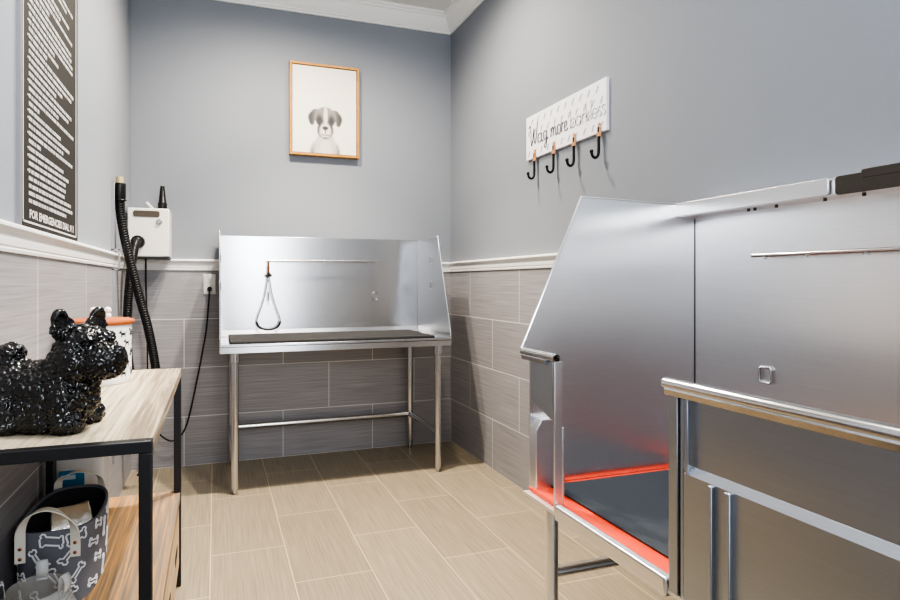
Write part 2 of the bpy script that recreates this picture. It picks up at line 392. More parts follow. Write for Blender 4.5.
def puppy(u, v):
    """grey pencil puppy: u across, v down, both 0..1; returns darkness 0..1"""
    x, y = u*.72, v; m = abs(x-.365); g = 0
    body = max(ell(x, y, .365, 1.04, .17, .24, .12), ell(x, y, .365, .86, .10, .12, .2))
    g = body*(.16 + .34*sm(.10, .17, m) + .05*math.sin(x*160+y*60))
    g *= 1-.55*ell(x, y, .365, .96, .07, .14, .5)
    ear = max(ell(x, y, .228, .575, .050, .072, .18, .55), ell(x, y, .500, .575, .050, .072, .18, -.55), ell(x, y, .212, .63, .030, .050, .2, -.15), ell(x, y, .517, .63, .030, .050, .2, .15), ell(x, y, .262, .525, .05, .036, .2), ell(x, y, .468, .525, .05, .036, .2))
    g = max(g, ear*(.44+.16*sm(.09, .17, m)+.03*math.sin(y*300+x*150)))
    head = max(ell(x, y, .365, .585, .118, .125, .1), ell(x, y, .365, .73, .092, .105, .1))
    patch = .40 + .03*math.sin(x*310+y*90) + .22*max(ell(x, y, .298, .64, .04, .085, .6), ell(x, y, .434, .64, .04, .085, .6))
    g = g*(1-head) + head*patch
    blaze = max(ell(x, y, .368, .56, .022, .12, .35), ell(x, y, .365, .735, .062, .09, .25))
    g = g*(1-blaze) + blaze*.06
    g = max(g, head*.55*ell(x, y, .365, .83, .05, .02, .6), .55*ell(x, y, .285, .76, .012, .06, .6)*head, .55*ell(x, y, .447, .76, .012, .06, .6)*head)
    for ex in (.302, .430):
        g = max(g, .72*ell(x, y, ex, .615, .026, .034, .45), .95*ell(x, y, ex, .62, .013, .013, .3))
    g = max(g, .88*ell(x, y, .365, .705, .032, .022, .25), .55*ell(x, y, .365, .745, .006, .03, .5), .5*ell(x, y, .34, .785, .028, .008, .6), .5*ell(x, y, .39, .785, .028, .008, .6))
    return min(1, g)
bm = N(); NX, NZ = 90, 120; g = .004
grid = [[bm.verts.new((PX0+fw+g+(PX1-PX0-2*fw-2*g)*i/NX, PY+.008, PZ1-fw-g-(PZ1-PZ0-2*fw-2*g)*j/NZ)) for i in range(NX+1)] for j in range(NZ+1)]
lay = bm.loops.layers.float_color.new('Col')
for j in range(NZ):
    for i in range(NX): bm.faces.new((grid[j][i], grid[j+1][i], grid[j+1][i+1], grid[j][i+1]))
bm.verts.index_update()
cols = {}
for j in range(NZ+1):
    for i in range(NX+1):
        d = min(1, 1.45*puppy(i/NX, j/NZ)**.75); p = (.74, .70, .63); k = (.06, .06, .065)
        cols[grid[j][i].index] = tuple(p[q]*(1-d)+k[q]*d for q in range(3)) + (1,)
for f in bm.faces:
    for l in f.loops: l[lay] = cols[l.vert.index]
e = bmesh.ops.extrude_face_region(bm, geom=[f for f in bm.faces])
bmesh.ops.translate(bm, verts=[x for x in e['geom'] if isinstance(x, bmesh.types.BMVert)], vec=(0, .008, 0))
finish('canvas', bm, 'drawing', t, smooth=False)

# ------------------------------------------------------------------ slogan board with hooks on the right wall
SY0, SY1, SZ0, SZ1 = 1.945, 2.575, 1.805, 2.034
SXF = R-.010
t = thing('hook_board', 'white slogan board with black coat hooks on the right wall', 'wall hooks', (R, 2.25, SZ0))
bm = N(); box(bm, SXF, R+.004, SY0, SY1, SZ0, SZ1, 0)
for r in range(4):
    for c in range(11):
        y = SY1-.03-c*.057-(r % 2)*.028; z = SZ0+.03+r*.055
        if y < SY0+.02: continue
        a = Vector((SXF-.0006, y+.006, z-.012)); b = Vector((SXF-.0006, y-.006, z+.012))
        tube(bm, [a, b], .0035, 6, mi=1, flat=.15)
        for q in (a, b):
            for w in (-.003, .003): ico(bm, q+Vector((0, w, 0)), (.0006, .0042, .0042), sub=1, mi=1)
finish('board', bm, ['board_white', 'board_grey'], t)
def S(s, z): return (SXF-.0012, SY1-s, SZ0+z)         # s runs to the right as seen, z upward
def stroke(bm, pts, r, n=6): tube(bm, bez([S(*p) for p in pts], n) if len(pts) > 2 else [S(*p) for p in pts], r, 6, flat=.4)
def ring(cx, cz, rx, rz, a0=0, a1=360, n=12): return [(cx+rx*math.cos(math.radians(a0+(a1-a0)*i/n)), cz+rz*math.sin(math.radians(a0+(a1-a0)*i/n))) for i in range(n+1)]
bm = N(); w = .0028
stroke(bm, [(.028,.165),(.040,.178),(.046,.15),(.048,.09),(.055,.068),(.066,.10),(.076,.155),(.078,.10),(.086,.072),(.098,.11),(.108,.172),(.112,.182)], w)           # W
stroke(bm, ring(.128,.093,.016,.024,40,400), w); stroke(bm, [(.144,.118),(.143,.085),(.150,.070),(.158,.076)], w)                                                        # a
stroke(bm, ring(.176,.095,.015,.022,40,400), w); stroke(bm, [(.191,.118),(.190,.07),(.184,.036),(.172,.034),(.170,.045),(.186,.062),(.204,.080)], w)                 # g
stroke(bm, [(.226,.118),(.228,.072),(.230,.10),(.240,.118),(.245,.105),(.245,.072),(.248,.10),(.258,.118),(.263,.105),(.263,.080),(.270,.072),(.278,.084)], w)          # m
stroke(bm, ring(.293,.094,.014,.023,90,450), w); stroke(bm, [(.294,.117),(.306,.112)], w)                                                                              # o
stroke(bm, [(.312,.122),(.316,.110),(.316,.072)], w); stroke(bm, [(.316,.102),(.325,.118),(.333,.114)], w)                                                             # r
stroke(bm, [(.340,.092),(.354,.100),(.356,.114),(.346,.118),(.338,.098),(.342,.076),(.354,.072),(.364,.082)], w)                                                      # e
w = .0013
stroke(bm, [(.384,.16),(.384,.07)], w); stroke(bm, ring(.402,.092,.018,.022), w)                                                                                        # b
stroke(bm, ring(.442,.092,.018,.022), w); stroke(bm, [(.460,.114),(.460,.07)], w)                                                                                       # a
stroke(bm, [(.472,.114),(.472,.07)], w); stroke(bm, [(.472,.096),(.479,.111),(.488,.114)], w)                                                                          # r
stroke(bm, [(.496,.16),(.496,.07)], w); stroke(bm, [(.516,.114),(.496,.090)], w); stroke(bm, [(.502,.097),(.517,.07)], w)                                              # k
stroke(bm, [(.530,.16),(.530,.07)], w)                                                                                                                                  # l
stroke(bm, [(.540,.093),(.570,.093)], w); stroke(bm, ring(.555,.092,.016,.022,0,310), w)                                                                                # e
for x in (.590, .616):
    stroke(bm, ring(x,.1035,.009,.0105,30,270,8), w); stroke(bm, ring(x,.0805,.009,.0105,90,-150,8), w)                                                                 # s s
finish('lettering', bm, 'ink', t)
for y in (2.489, 2.32, 2.16, 1.987):
    x = SXF-.006
    bm = N(); tube(bm, bez([(x, y, 1.825), (x, y, 1.76), (x-.001, y, 1.715), (x-.008, y, 1.697), (x-.020, y, 1.691), (x-.032, y, 1.698), (x-.038, y, 1.716)], 8), .0062, 10)
    ico(bm, (x-.038, y, 1.718), .0085, sub=2)
    h = finish('hook', bm, 'hook_black', t)
    bm = N(); tube(bm, [(x+.001, y, 1.80), (x+.001, y, 1.845)], lambda i: (.011, .007)[i], 10, flat=.5); tube(bm, [(x+.001, y, 1.785), (x+.001, y, 1.802)], .013, 10, flat=.6); finish('clip', bm, 'clip_tan', h)

# ------------------------------------------------------------------ black rules sign on the left wall
QX = L+.006; QY0, QY1, QZ0, QZ1 = 1.618, 2.222, 1.29, 2.42
t = thing('rules_sign', 'tall black rules sign with white lettering on the left wall', 'sign', (L, 1.866, QZ0))
bm = N(); box(bm, L-.004, QX, QY0, QY1, QZ0, QZ1); finish('panel', bm, 'poster_black', t)
for y in (QY0, QY1):
    bm = N(); box(bm, L-.004, QX+.002, y-.004, y+.004, QZ0, QZ1); finish('edge_strip', bm, 'alu_edge', t)
bm = N(); b0, b1, bz = QY0+.016, QY1-.02, QZ0+.016
for q in ((b0, b1, bz, bz+.005), (b0, b0+.005, bz, QZ1-.016), (b1-.005, b1, bz, QZ1-.016), (b0, b1, QZ1-.021, QZ1-.016)):
    box(bm, QX-.001, QX+.0008, *q)
finish('border_line', bm, 'poster_white', t)
def text_mesh(s, width, height, bold=0.0):
    cu = bpy.data.curves.new('lettering', 'FONT'); cu.body = s; cu.size = 1; cu.offset = bold; cu.resolution_u = 2
    o = bpy.data.objects.new('lettering', cu); C.objects.link(o)
    dg = bpy.context.evaluated_depsgraph_get(); me = bpy.data.meshes.new_from_object(o.evaluated_get(dg))
    bpy.data.objects.remove(o); bpy.data.curves.remove(cu)
    xs = [v.co.x for v in me.vertices]; ys = [v.co.y for v in me.vertices]
    return me, lambda p: ((p.x-min(xs))/(max(xs)-min(xs))*width, (p.y-min(ys))/(max(ys)-min(ys))*height)
me, f = text_mesh('FOR EMERGENCIES DIAL 911', .475, .025, .035)
ty0 = 1.688
bm = N(); bm.from_mesh(me)
co = [f(v.co) for v in bm.verts]
for v, (a, b) in zip(bm.verts, co): v.co = (QX+.0008, ty0+a, 1.320+b)
bm.faces.ensure_lookup_table()
# the small print above: too small to read in the photograph, so only word-shaped runs of strokes
lines = [(0,.80),(0,.96),(0,.94),(0,.78),(1,.80),(0,.80),(1,.86),(1,.72),(0,.22),(1,.97),(0,.72),(1,.90),(1,.68),(0,.20),(1,1.0),(0,.62),(1,.86),(0,.97),(0,.55),(1,.70),(0,.93),(0,1.0),(1,.36),(0,.60),(1,.52),(0,1.0),(1,.98),(0,.94),(0,.96),(0,.42),(1,.97),(0,.64),(1,.88),(0,.45),(1,.80),(0,.98),(1,.30),(0,.7),(1,.9),(0,.5)]
z = 1.3625
for bul, fr in lines:
    if z > QZ1-.05: break
    y = ty0-.004; end = ty0+.475*fr
    if bul: box(bm, QX-.0005, QX+.0008, y-.011, y-.005, z+.003, z+.008)
    while y < end-.012:
        for k in range(random.randint(2, 7)):
            if y > end-.006: break
            wdt = random.choice((.0055, .0065, .007))
            box(bm, QX-.0005, QX+.0008, y, y+.0034, z, z+.0108); kind = random.randint(0, 3)
            if kind != 0: box(bm, QX-.0005, QX+.0008, y+.0026, y+wdt-.001, z+(.0086 if kind == 1 else 0), z+(.0108 if kind == 1 else .0022))
            if kind >= 2: box(bm, QX-.0005, QX+.0008, y+wdt-.0026, y+wdt-.0006, z, z+.0108)
            y += wdt+.0012
        y += .005
    z += .0203
finish('lettering', bm, 'poster_white', t, smooth=False)

# ------------------------------------------------------------------ pet dryer, its hose and nozzle, in the back left corner
DX0, DX1, DY0, DZ0, DZ1 = -.482, -.258, 3.388, 1.292, 1.575
t = thing('pet_dryer', 'white wall mounted pet dryer box in the back left corner', 'dryer', (-.37, B, DZ0))
bm = N(); box(bm, DX0, DX1, DY0, B+.003, DZ0, DZ1); finish('housing', bm, 'white_enamel', t, bevel=.008, seg=3)
bm = N(); prism(bm, [(DX0+.03+.008, 1.523), (DX1-.06, 1.523), (DX1-.052, 1.531), (DX1-.052, 1.551), (DX1-.06, 1.559), (DX0+.038, 1.559), (DX0+.03, 1.551), (DX0+.03, 1.531)], 'Y', DY0-.003, DY0+.004); finish('filter_grille', bm, 'grey_grille', t)
bm = N(); cyl(bm, (-.312, DY0-.012, 1.497), (-.312, DY0+.002, 1.497), .011, n=20); tube(bm, arc((-.312, DY0-.004, 1.497), .014, 0, 360, 20, 'XZ')[:-1], .003, 8, closed=True); finish('switch', bm, 'chrome', t)
bm = N(); cyl(bm, (-.425, DY0-.03, 1.378), (-.425, DY0+.002, 1.378), .036, .038, n=28); cyl(bm, (-.425, DY0-.05, 1.378), (-.425, DY0-.03, 1.378), .022, n=24); finish('hose_port', bm, 'black_plastic', t, bevel=.002)
bm = N()
for x in (-.47, -.275): box(bm, x-.014, x+.014, DY0-.004, DY0+.03, DZ0-.012, DZ0+.004)
box(bm, DX0+.005, DX1-.002, DY0+.002, B, DZ0-.006, DZ0+.001); finish('bracket', bm, 'frame_black', t)
bm = N(); tube(bm, bez([(-.352, 3.50, DZ1-.002), (-.372, 3.49, DZ1+.025), (-.392, 3.48, DZ1+.045)], 6), .008, 10); finish('lever', bm, 'white_enamel', t)
bm = N(); tube(bm, bez([(-.402, 3.545, 1.292), (-.401, 3.55, 1.1), (-.396, 3.553, .85), (-.395, 3.555, .5), (-.41, 3.55, .2), (-.43, 3.54, .03), (-.44, 3.48, .006)], 10), .0045, 8); finish('power_cord', bm, 'cord_black', t)
t = thing('cone_nozzle', 'black cone nozzle standing on top of the white dryer', 'nozzle', (-.305, 3.50, DZ1))
bm = N(); lathe(bm, [(0,0),(.026,0),(.026,.045),(.022,.05),(.012,.148),(0,.148)], (-.305, 3.50, DZ1), 28); finish('body', bm, 'black_plastic', t)
bm = N(); lathe(bm, [(.024,.004),(.0285,.004),(.0285,.012),(.024,.012)], (-.305, 3.50, DZ1), 28); finish('collar', bm, 'cord_black', t)
# hose
path = bez([(-.425, 3.33, 1.378), (-.428, 3.26, 1.34), (-.438, 3.21, 1.22), (-.452, 3.19, 1.0), (-.45, 3.19, .75), (-.42, 3.2, .55), (-.37, 3.21, .46), (-.315, 3.2, .52), (-.310, 3.18, .66), (-.342, 3.15, .88), (-.388, 3.12, 1.08), (-.438, 3.07, 1.32), (-.460, 3.03, 1.48), (-.462, 3.0, 1.57)], 22)
t = thing('dryer_hose', 'black ribbed dryer hose hanging in a loop beside the white dryer', 'hose', (-.40, 3.15, .46))
# resample finely for the ribs
dist = [0]
for a, b in zip(path, path[1:]): dist.append(dist[-1]+(b-a).length)
pts = []; s = 0; i = 0; step = .0032
while s < dist[-1]:
    while dist[i+1] < s: i += 1
    pts.append(path[i].lerp(path[i+1], (s-dist[i])/max(1e-9, dist[i+1]-dist[i]))); s += step
bm = N(); tube(bm, pts, lambda i: .0245 if i % 4 < 2 else .0215, 16); finish('ribbed_tube', bm, 'black_plastic', t, angle=50)
bm = N(); tube(bm, [(-.462, 3.003, 1.555), (-.461, 2.998, 1.57), (-.46, 2.995, 1.64), (-.46, 2.994, 1.645)], lambda i: (.024, .028, .028, .025)[i], 20); finish('handle_cuff', bm, 'black_plastic', t)
bm = N(); tube(bm, [(-.46, 2.994, 1.645), (-.46, 2.993, 1.675)], .019, 20); finish('end_fitting', bm, 'brass', t)
# bracket strip that carries the hose
t = thing('hose_bracket', 'slim grey metal strip on the left wall holding the hose end', 'bracket', (L, 2.97, .25))
bm = N(); box(bm, L-.005, L+.012, 2.945, 2.958, 1.30, 1.64); box(bm, L-.001, L+.012, 2.945, 2.958, .25, 1.215); box(bm, L+.028, L+.036, 2.945, 2.958, 1.205, 1.31); box(bm, L-.001, L+.036, 2.945, 2.958, 1.205, 1.213); box(bm, L-.005, L+.036, 2.945, 2.958, 1.302, 1.31); finish('strip', bm, 'alu_edge', t, bevel=.001)
bm = N(); tube(bm, arc((-.462, 3.003, 1.560), .029, 0, 360, 24, 'XY')[:-1], .004, 8, closed=True); box(bm, L+.004, L+.012, 2.95, 2.985, 1.554, 1.566); finish('hose_clip', bm, 'black_plastic', t)

# ------------------------------------------------------------------ outlet and the cord plugged into it
t = thing('wall_outlet', 'white electrical outlet on the tiled back wall', 'outlet', (-.036, B, 1.133))
bm = N(); box(bm, -.073, .001, B-.006, B+.003, 1.07, 1.196); finish('cover_plate', bm, 'outlet_white', t, bevel=.003)
for z in (1.16, 1.106):
    bm = N(); lathe(bm, [(0,0),(.017,0),(.017,.002),(0,.002)], (0,0,0), 24)
    bmesh.ops.rotate(bm, verts=bm.verts, cent=(0,0,0), matrix=Matrix.Rotation(PI/2, 3, 'X')); bmesh.ops.translate(bm, verts=bm.verts, vec=(-.036, B-.006, z))
    s = finish('socket', bm, 'outlet_white', t)
    bm = N(); box(bm, -.044, -.0415, B-.0088, B-.006, z-.001, z+.008); box(bm, -.0305, -.028, B-.0088, B-.006, z-.001, z+.008); cyl(bm, (-.036, B-.0088, z-.008), (-.036, B-.006, z-.008), .003, n=10); finish('slots', bm, 'slot_dark', s)
t = thing('power_cord', 'black power cord plugged into the outlet and drooping behind the console', 'cord', (-.1, 3.56, .17))
bm = N(); prism(bm, [(-.048, 1.09), (-.024, 1.09), (-.022, 1.108), (-.028, 1.118), (-.044, 1.118), (-.050, 1.108)], 'Y', B-.034, B-.0085); finish('plug', bm, 'cord_black', t, bevel=.003)
bm = N(); tube(bm, bez([(-.037, B-.025, 1.095), (-.039, B-.028, 1.04), (-.050, B-.03, .90), (-.062, B-.03, .80), (-.11, B-.028, .537), (-.16, B-.028, .30), (-.20, B-.03, .205), (-.256, B-.035, .172), (-.32, B-.04, .215), (-.37, B-.04, .30), (-.385, B-.03, .45)], 10), .0045, 8); finish('cable', bm, 'cord_black', t)

# ------------------------------------------------------------------ console table along the left wall
CX0, CX1, CY0, CY1, CZ = -.474, -.1245, 1.195, 2.195, .822
tb = .025
t = thing('console_table', 'black metal console with wooden top along the left wall', 'console', ((CX0+CX1)/2, (CY0+CY1)/2, 0))
for y in (CY0, CY1-tb):
    for x in (CX0, CX1-tb):
        bm = N(); box(bm, x, x+tb, y, y+tb, 0, CZ-tb); finish('leg', bm, 'frame_black', t, bevel=.002)
    bm = N(); box(bm, CX0, CX1, y, y+tb, CZ-tb, CZ); finish('top_rail', bm, 'frame_black', t, bevel=.002)
    bm = N(); box(bm, CX0+tb, CX1-tb, y, y+tb, .322, .347); finish('shelf_rail', bm, 'frame_black', t, bevel=.002)
bm = N(); box(bm, CX0, CX0+.02, 1.80, 1.835, .35, CZ-.03); finish('back_post', bm, 'frame_black', t, bevel=.002)
bm = N(); box(bm, CX0+.001, CX1+.001, CY0+tb, CY1-tb, CZ-.032, CZ+.001); finish('wooden_top', bm, 'wood_top', t, bevel=.002)
bm = N(); box(bm, CX0+.001, CX1-.002, CY0+tb, CY1-tb, .325, .355); box(bm, CX0+tb, CX1-tb, CY0+.001, CY0+tb, .347, .355); box(bm, CX0+tb, CX1-tb, CY1-tb, CY1-.001, .347, .355)
finish('lower_shelf', bm, 'wood_shelf', t, bevel=.001)
bm = N(); box(bm, CX0+.003, CX1-.024, CY0+tb+.002, CY1-tb-.002, .085, .325); finish('drawer_case', bm, 'wood_drawer', t)
for k in range(3):
    y0 = CY0+tb+.004+k*.3145; y1 = y0+.310
    bm = N(); box(bm, CX1-.023, CX1-.006, y0, y1, .092, .320); d = finish('drawer', bm, 'wood_drawer', t, bevel=.0015)
    bm = N(); yc = (y0+y1)/2+.0; prism(bm, [(yc+.045*c0+.02*math.cos(math.radians(a)), .195+.018*math.sin(math.radians(a))) for c0, rg in ((1, range(-90, 91, 30)), (-1, range(90, 271, 30))) for a in rg], 'X', CX1-.0075, CX1-.0055); finish('finger_slot', bm, 'slot_dark', d)

# ------------------------------------------------------------------ glazed terrier figurine
def remeshed(name, bm, mat, vox, disp):
    me = bpy.data.meshes.new(name); bm.to_mesh(me); bm.free()
    o = bpy.data.objects.new(name, me); C.objects.link(o)
    m = o.modifiers.new('r', 'REMESH'); m.mode = 'VOXEL'; m.voxel_size = vox
    m = o.modifiers.new('s', 'SMOOTH'); m.iterations = 5; m.factor = .5
    for ty, sc, st in disp:
        tx = bpy.data.textures.new('curl', ty); tx.noise_scale = sc
        if ty == 'VORONOI': tx.distance_metric = 'DISTANCE'
        m = o.modifiers.new('d', 'DISPLACE'); m.texture = tx; m.strength = st; m.mid_level = .5; m.texture_coords = 'LOCAL'
    m = o.modifiers.new('s', 'SMOOTH'); m.iterations = 2; m.factor = .5
    dg = bpy.context.evaluated_depsgraph_get(); m2 = bpy.data.meshes.new_from_object(o.evaluated_get(dg))
    o.modifiers.clear(); o.data = m2; m2.materials.clear(); m2.materials.append(MATS[mat])
    m2.polygons.foreach_set('use_smooth', [True]*len(m2.polygons)); return o
from mathutils import kdtree
def curl(me):
    """press spiral curls into the coat"""
    rnd = random.Random(3); vs = me.vertices; order = list(range(len(vs))); rnd.shuffle(order); seeds = []
    cell = {}
    for i in order:
        p = vs[i].co; k = tuple(int(math.floor(c/.018)) for c in p)
        if any((q-p).length < .0175 for a in (-1,0,1) for b in (-1,0,1) for c in (-1,0,1) for q in cell.get((k[0]+a, k[1]+b, k[2]+c), ())): continue
        cell.setdefault(k, []).append(p.copy()); seeds.append((p.copy(), vs[i].normal.copy(), rnd.uniform(0, 6.28), rnd.choice((-1, 1))))
    kd = kdtree.KDTree(len(seeds))
    for i, q in enumerate(seeds): kd.insert(q[0], i)
    kd.balance(); out = []
    for v in vs:
        (c0, i0, d0), (c1, i1, d1) = kd.find_n(v.co, 2)
        p, n, ph, sg = seeds[i0]; a, b = frame_at(n); w = v.co-p; an = math.atan2(w.dot(b), w.dot(a))
        edge = min(1, (d1-d0)/.004)
        
        amp = 1 - .8*max(0, min(1, (v.co.z-z0-.222)/.012))            # the ears are smoother than the coat
        q = v.co + v.normal*amp*(.0022*math.cos(d0*2*PI/.0098+sg*an+ph)*edge - .002*(1-edge) + .0012*edge)
        for e in EARS:                                                # hollow the fronts of the ears
            u = q-e
            if v.normal.dot(EF) > .2 and u.length < .024: q = q - EF*.011*(1-(u.length/.024)**2)
        out.append(q)
    for v, q in zip(vs, out): v.co = q
bm = N(); DX, DY = -.345, 1.365; z0 = CZ
def E3(c, r, rz=0, ry=0): ico(bm, c, r, Matrix.Rotation(rz, 4, 'Z') @ Matrix.Rotation(ry, 4, 'Y'), 3)
# local frame: x forward, y to the far side, before the turn about z
E3((-.02, 0, .090), (.108, .064, .060)); E3((.035, 0, .100), (.062, .064, .085)); E3((-.07, 0, .090), (.055, .062, .063)); E3((-.015, 0, .06), (.112, .066, .06))
for px in (-.075, -.04, -.005, .03):
    for q in (-1, 1): E3((px, q*.032, .045), (.040, .036, .050))
for q in (-1, 1):
    E3((-.082, q*.042, .045), (.042, .034, .055)); E3((-.075, q*.046, .02), (.045, .032, .026))
    E3((.044, q*.042, .058), (.036, .034, .066)); E3((.052, q*.046, .022), (.038, .034, .027))
    E3((.0, q*.04, .022), (.07, .03, .026))
E3((-.088, 0, .148), (.026, .026, .030)); E3((-.088, 0, .168), (.028, .027, .022))      # tail
HA = -.42; hc = Vector((.065, 0, .180)); fw_ = Vector((math.cos(HA), math.sin(HA), 0)); lt = Vector((-math.sin(HA), math.cos(HA), 0)); up = Vector((0,0,1))
def H(f, l, u, r, ry=0, rx=0):
    c = hc+fw_*f+lt*l+up*u
    ico(bm, c, r, Matrix.Rotation(HA, 4, 'Z') @ Matrix.Rotation(ry, 4, 'Y') @ Matrix.Rotation(rx, 4, 'X'), 3)
H(-.012, 0, -.05, (.052, .054, .05)); H(0, 0, 0, (.056, .058, .052)); H(-.008, 0, -.025, (.060, .062, .048))
H(.052, 0, -.022, (.050, .042, .034)); H(.078, 0, -.022, (.032, .036, .032)); H(.066, 0, -.042, (.040, .036, .026)); H(.104, 0, -.004, (.011, .014, .010))
for q in (-1, 1):
    H(.036, q*.024, .020, (.026, .020, .016)); H(.062, q*.024, -.030, (.036, .022, .030)); H(.012, q*.044, -.028, (.040, .024, .044))
    H(-.010, q*.042, .044, (.015, .029, .026), .15, -q*.3); H(-.012, q*.048, .064, (.013, .020, .024), .15, -q*.3)   # ears
TM = Matrix.Translation((DX, DY, z0)) @ Matrix.Rotation(-.24, 4, 'Z')
EARS = [TM @ (hc+fw_*.004+lt*(q*.045)+up*.054) for q in (-1, 1)]; EF = (TM.to_3x3() @ fw_).normalized()
bmesh.ops.transform(bm, matrix=TM, verts=bm.verts)
o = remeshed('dog_figurine', bm, 'glaze_black', .0026, [])
curl(o.data)
for v in o.data.vertices: v.co.z = max(v.co.z, z0+.0012)
tag(base(o, (DX, DY, z0+.0012)), 'glossy black curly terrier figurine standing on the wooden console', 'figurine')

# ------------------------------------------------------------------ treat jar
JX, JY, JR = -.355, 1.94, .092
t = thing('treat_jar', 'white treat jar with black dog prints and terracotta lid on the console', 'jar', (JX, JY, CZ))
bm = N(); lathe(bm, [(0,.001),(JR-.006,.001),(JR-.002,.006),(JR,.02),(JR,.185),(JR-.004,.19),(0,.19)], (JX, JY, CZ), 56)
def decal(cx, cz, polys, s, mi=1):
    """ellipses wrapped round the jar; cx angle in degrees"""
    for ex, ez, rx, rz, rot in polys:
        vs = []
        for k in range(14):
            a = 2*PI*k/14; u, v = rx*math.cos(a), rz*math.sin(a); u, v = u*math.cos(rot)-v*math.sin(rot), u*math.sin(rot)+v*math.cos(rot)
            th = math.radians(cx)+(ex+u)*s/JR; vs.append(bm.verts.new((JX+(JR+.0006)*math.cos(th), JY+(JR+.0006)*math.sin(th), CZ+cz+(ez+v)*s)))
        bm.faces.new(vs).material_index = mi
DOGS = [[(0,0,1,.42,0),(1.05,.6,.45,.38,.3),(1.45,.45,.35,.2,0),(-.75,-.65,.2,.55,0),(.7,-.65,.2,.55,0),(-1.2,.5,.5,.13,2.2),(.85,1.0,.13,.3,.3)],
        [(0,0,.45,.85,.25),(.35,1.0,.45,.36,0),(.75,.9,.35,.2,0),(.35,-.75,.18,.6,0),(-.35,-.8,.45,.3,0),(-.95,-.7,.5,.13,.6)]]
k = 0
for rowi, z in enumerate((.034, .066, .098, .130, .162)):
    for a in range(0, 360, 27):
        decal(a+(rowi % 2)*12+random.uniform(-3, 3), z+random.uniform(-.003, .003), [(-q[0]*m, q[1], q[2], q[3], -q[4]*m) for m in [random.choice((-1, 1))] for q in DOGS[k % 2]], .0098); k += 1
finish('canister', bm, ['ceramic_white', 'print_black'], t)
bm = N(); lathe(bm, [(0,.188),(JR,.188),(JR+.007,.191),(JR+.009,.197),(JR+.007,.203),(JR-.004,.206),(0,.208)], (JX, JY, CZ), 56); lid = finish('lid', bm, 'terracotta', t)
bm = N(); z = CZ+.208
tube(bm, [(JX-.018, JY, z+.016), (JX+.018, JY, z+.016)], .0085, 12)
for s in (-1, 1):
    for q in (-1, 1): ico(bm, (JX+s*.021, JY, z+.016+q*.009), .0115, sub=2)
cyl(bm, (JX, JY, z-.002), (JX, JY, z+.012), .008, n=14); finish('bone_knob', bm, 'ceramic_white', lid)

# ------------------------------------------------------------------ things on the lower shelf
SZ = .355
# tote bag
BX, BY, BA, BB = -.383, 1.635, .093, .158; BH = .178
def sup(a, n=3.0):
    c, s = math.cos(a), math.sin(a); return (math.copysign(abs(c)**(2/n), c), math.copysign(abs(s)**(2/n), s))
def bagp(a, h, inset=0):
    c, s = sup(a); g = .94+.06*h; dip = .016*abs(math.cos(a))**2*0
    return Vector((BX+(BA*g-inset)*c, BY+(BB*g-inset)*s, SZ+.001+BH*h+(h > .9)*(.012*(abs(s)**2))))
t = thing('tote_bag', 'grey felt tote basket printed with white bones on the lower shelf', 'bag', (BX, BY, SZ))
def shell(bm, inset, flip, hs, mi=0, n=72):
    rings = [[bm.verts.new(bagp(2*PI*k/n, h, inset)) for k in range(n)] for h in hs]
    for A, D in zip(rings, rings[1:]):
        for k in range(n): bm.faces.new((A[k], A[(k+1)%n], D[(k+1)%n], D[k])).material_index = mi
    bm.faces.new(rings[0][::-1]).material_index = mi
    return rings
bm = N(); ro = shell(bm, 0, 0, [0, .02, .25, .5, .75, 1]); ri = shell(bm, .006, 1, [.03, .5, 1])
for k in range(72): bm.faces.new((ro[-1][k], ro[-1][(k+1)%72], ri[-1][(k+1)%72], ri[-1][k]))
def bone(a0, h0, size, rot):
    """white bone outline drawn on the felt: a0 angle (deg), h0 height 0..1"""
    out = []
    pts = [(-.5,.16),(-.62,.38),(-.85,.40),(-.98,.2),(-.86,0),(-.98,-.2),(-.85,-.40),(-.62,-.38),(-.5,-.16),(.5,-.16),(.62,-.38),(.85,-.40),(.98,-.2),(.86,0),(.98,.2),(.85,.40),(.62,.38),(.5,.16)]
    for u, v in pts:
        u, v = u*math.cos(rot)-v*math.sin(rot), u*math.sin(rot)+v*math.cos(rot)
        a = math.radians(a0); loc = (bagp(a+.02, h0)-bagp(a-.02, h0)).length/.04
        p = bagp(a+u*size/max(loc, .05), h0+v*size/BH)
        n = Vector(((p.x-BX)/BA**1.5, (p.y-BY)/BB**1.5, 0)).normalized(); out.append(p+n*.0008)
    tube(bm, out, .0022, 6, closed=True, mi=1)
i = 0
for hh in (.13, .42, .71, .9):
    for a in range(0, 360, 36):
        sz = .025
        if hh+1.0*sz/BH*.55 > 1.02: continue
        bone(a+(i % 2)*9+(12 if hh in (.42, .9) else 0), hh, sz if hh < .8 else .024, [1.3, .35, -1.1, .9, -.3][i % 5] if hh < .8 else [.2, -.25][i % 2]); i += 1
bag = finish('felt_body', bm, ['felt_grey', 'print_white'], t)
bm = N(); shell(bm, .0075, 1, [.035, .5, .97]); finish('lining', bm, 'felt_dark', t)
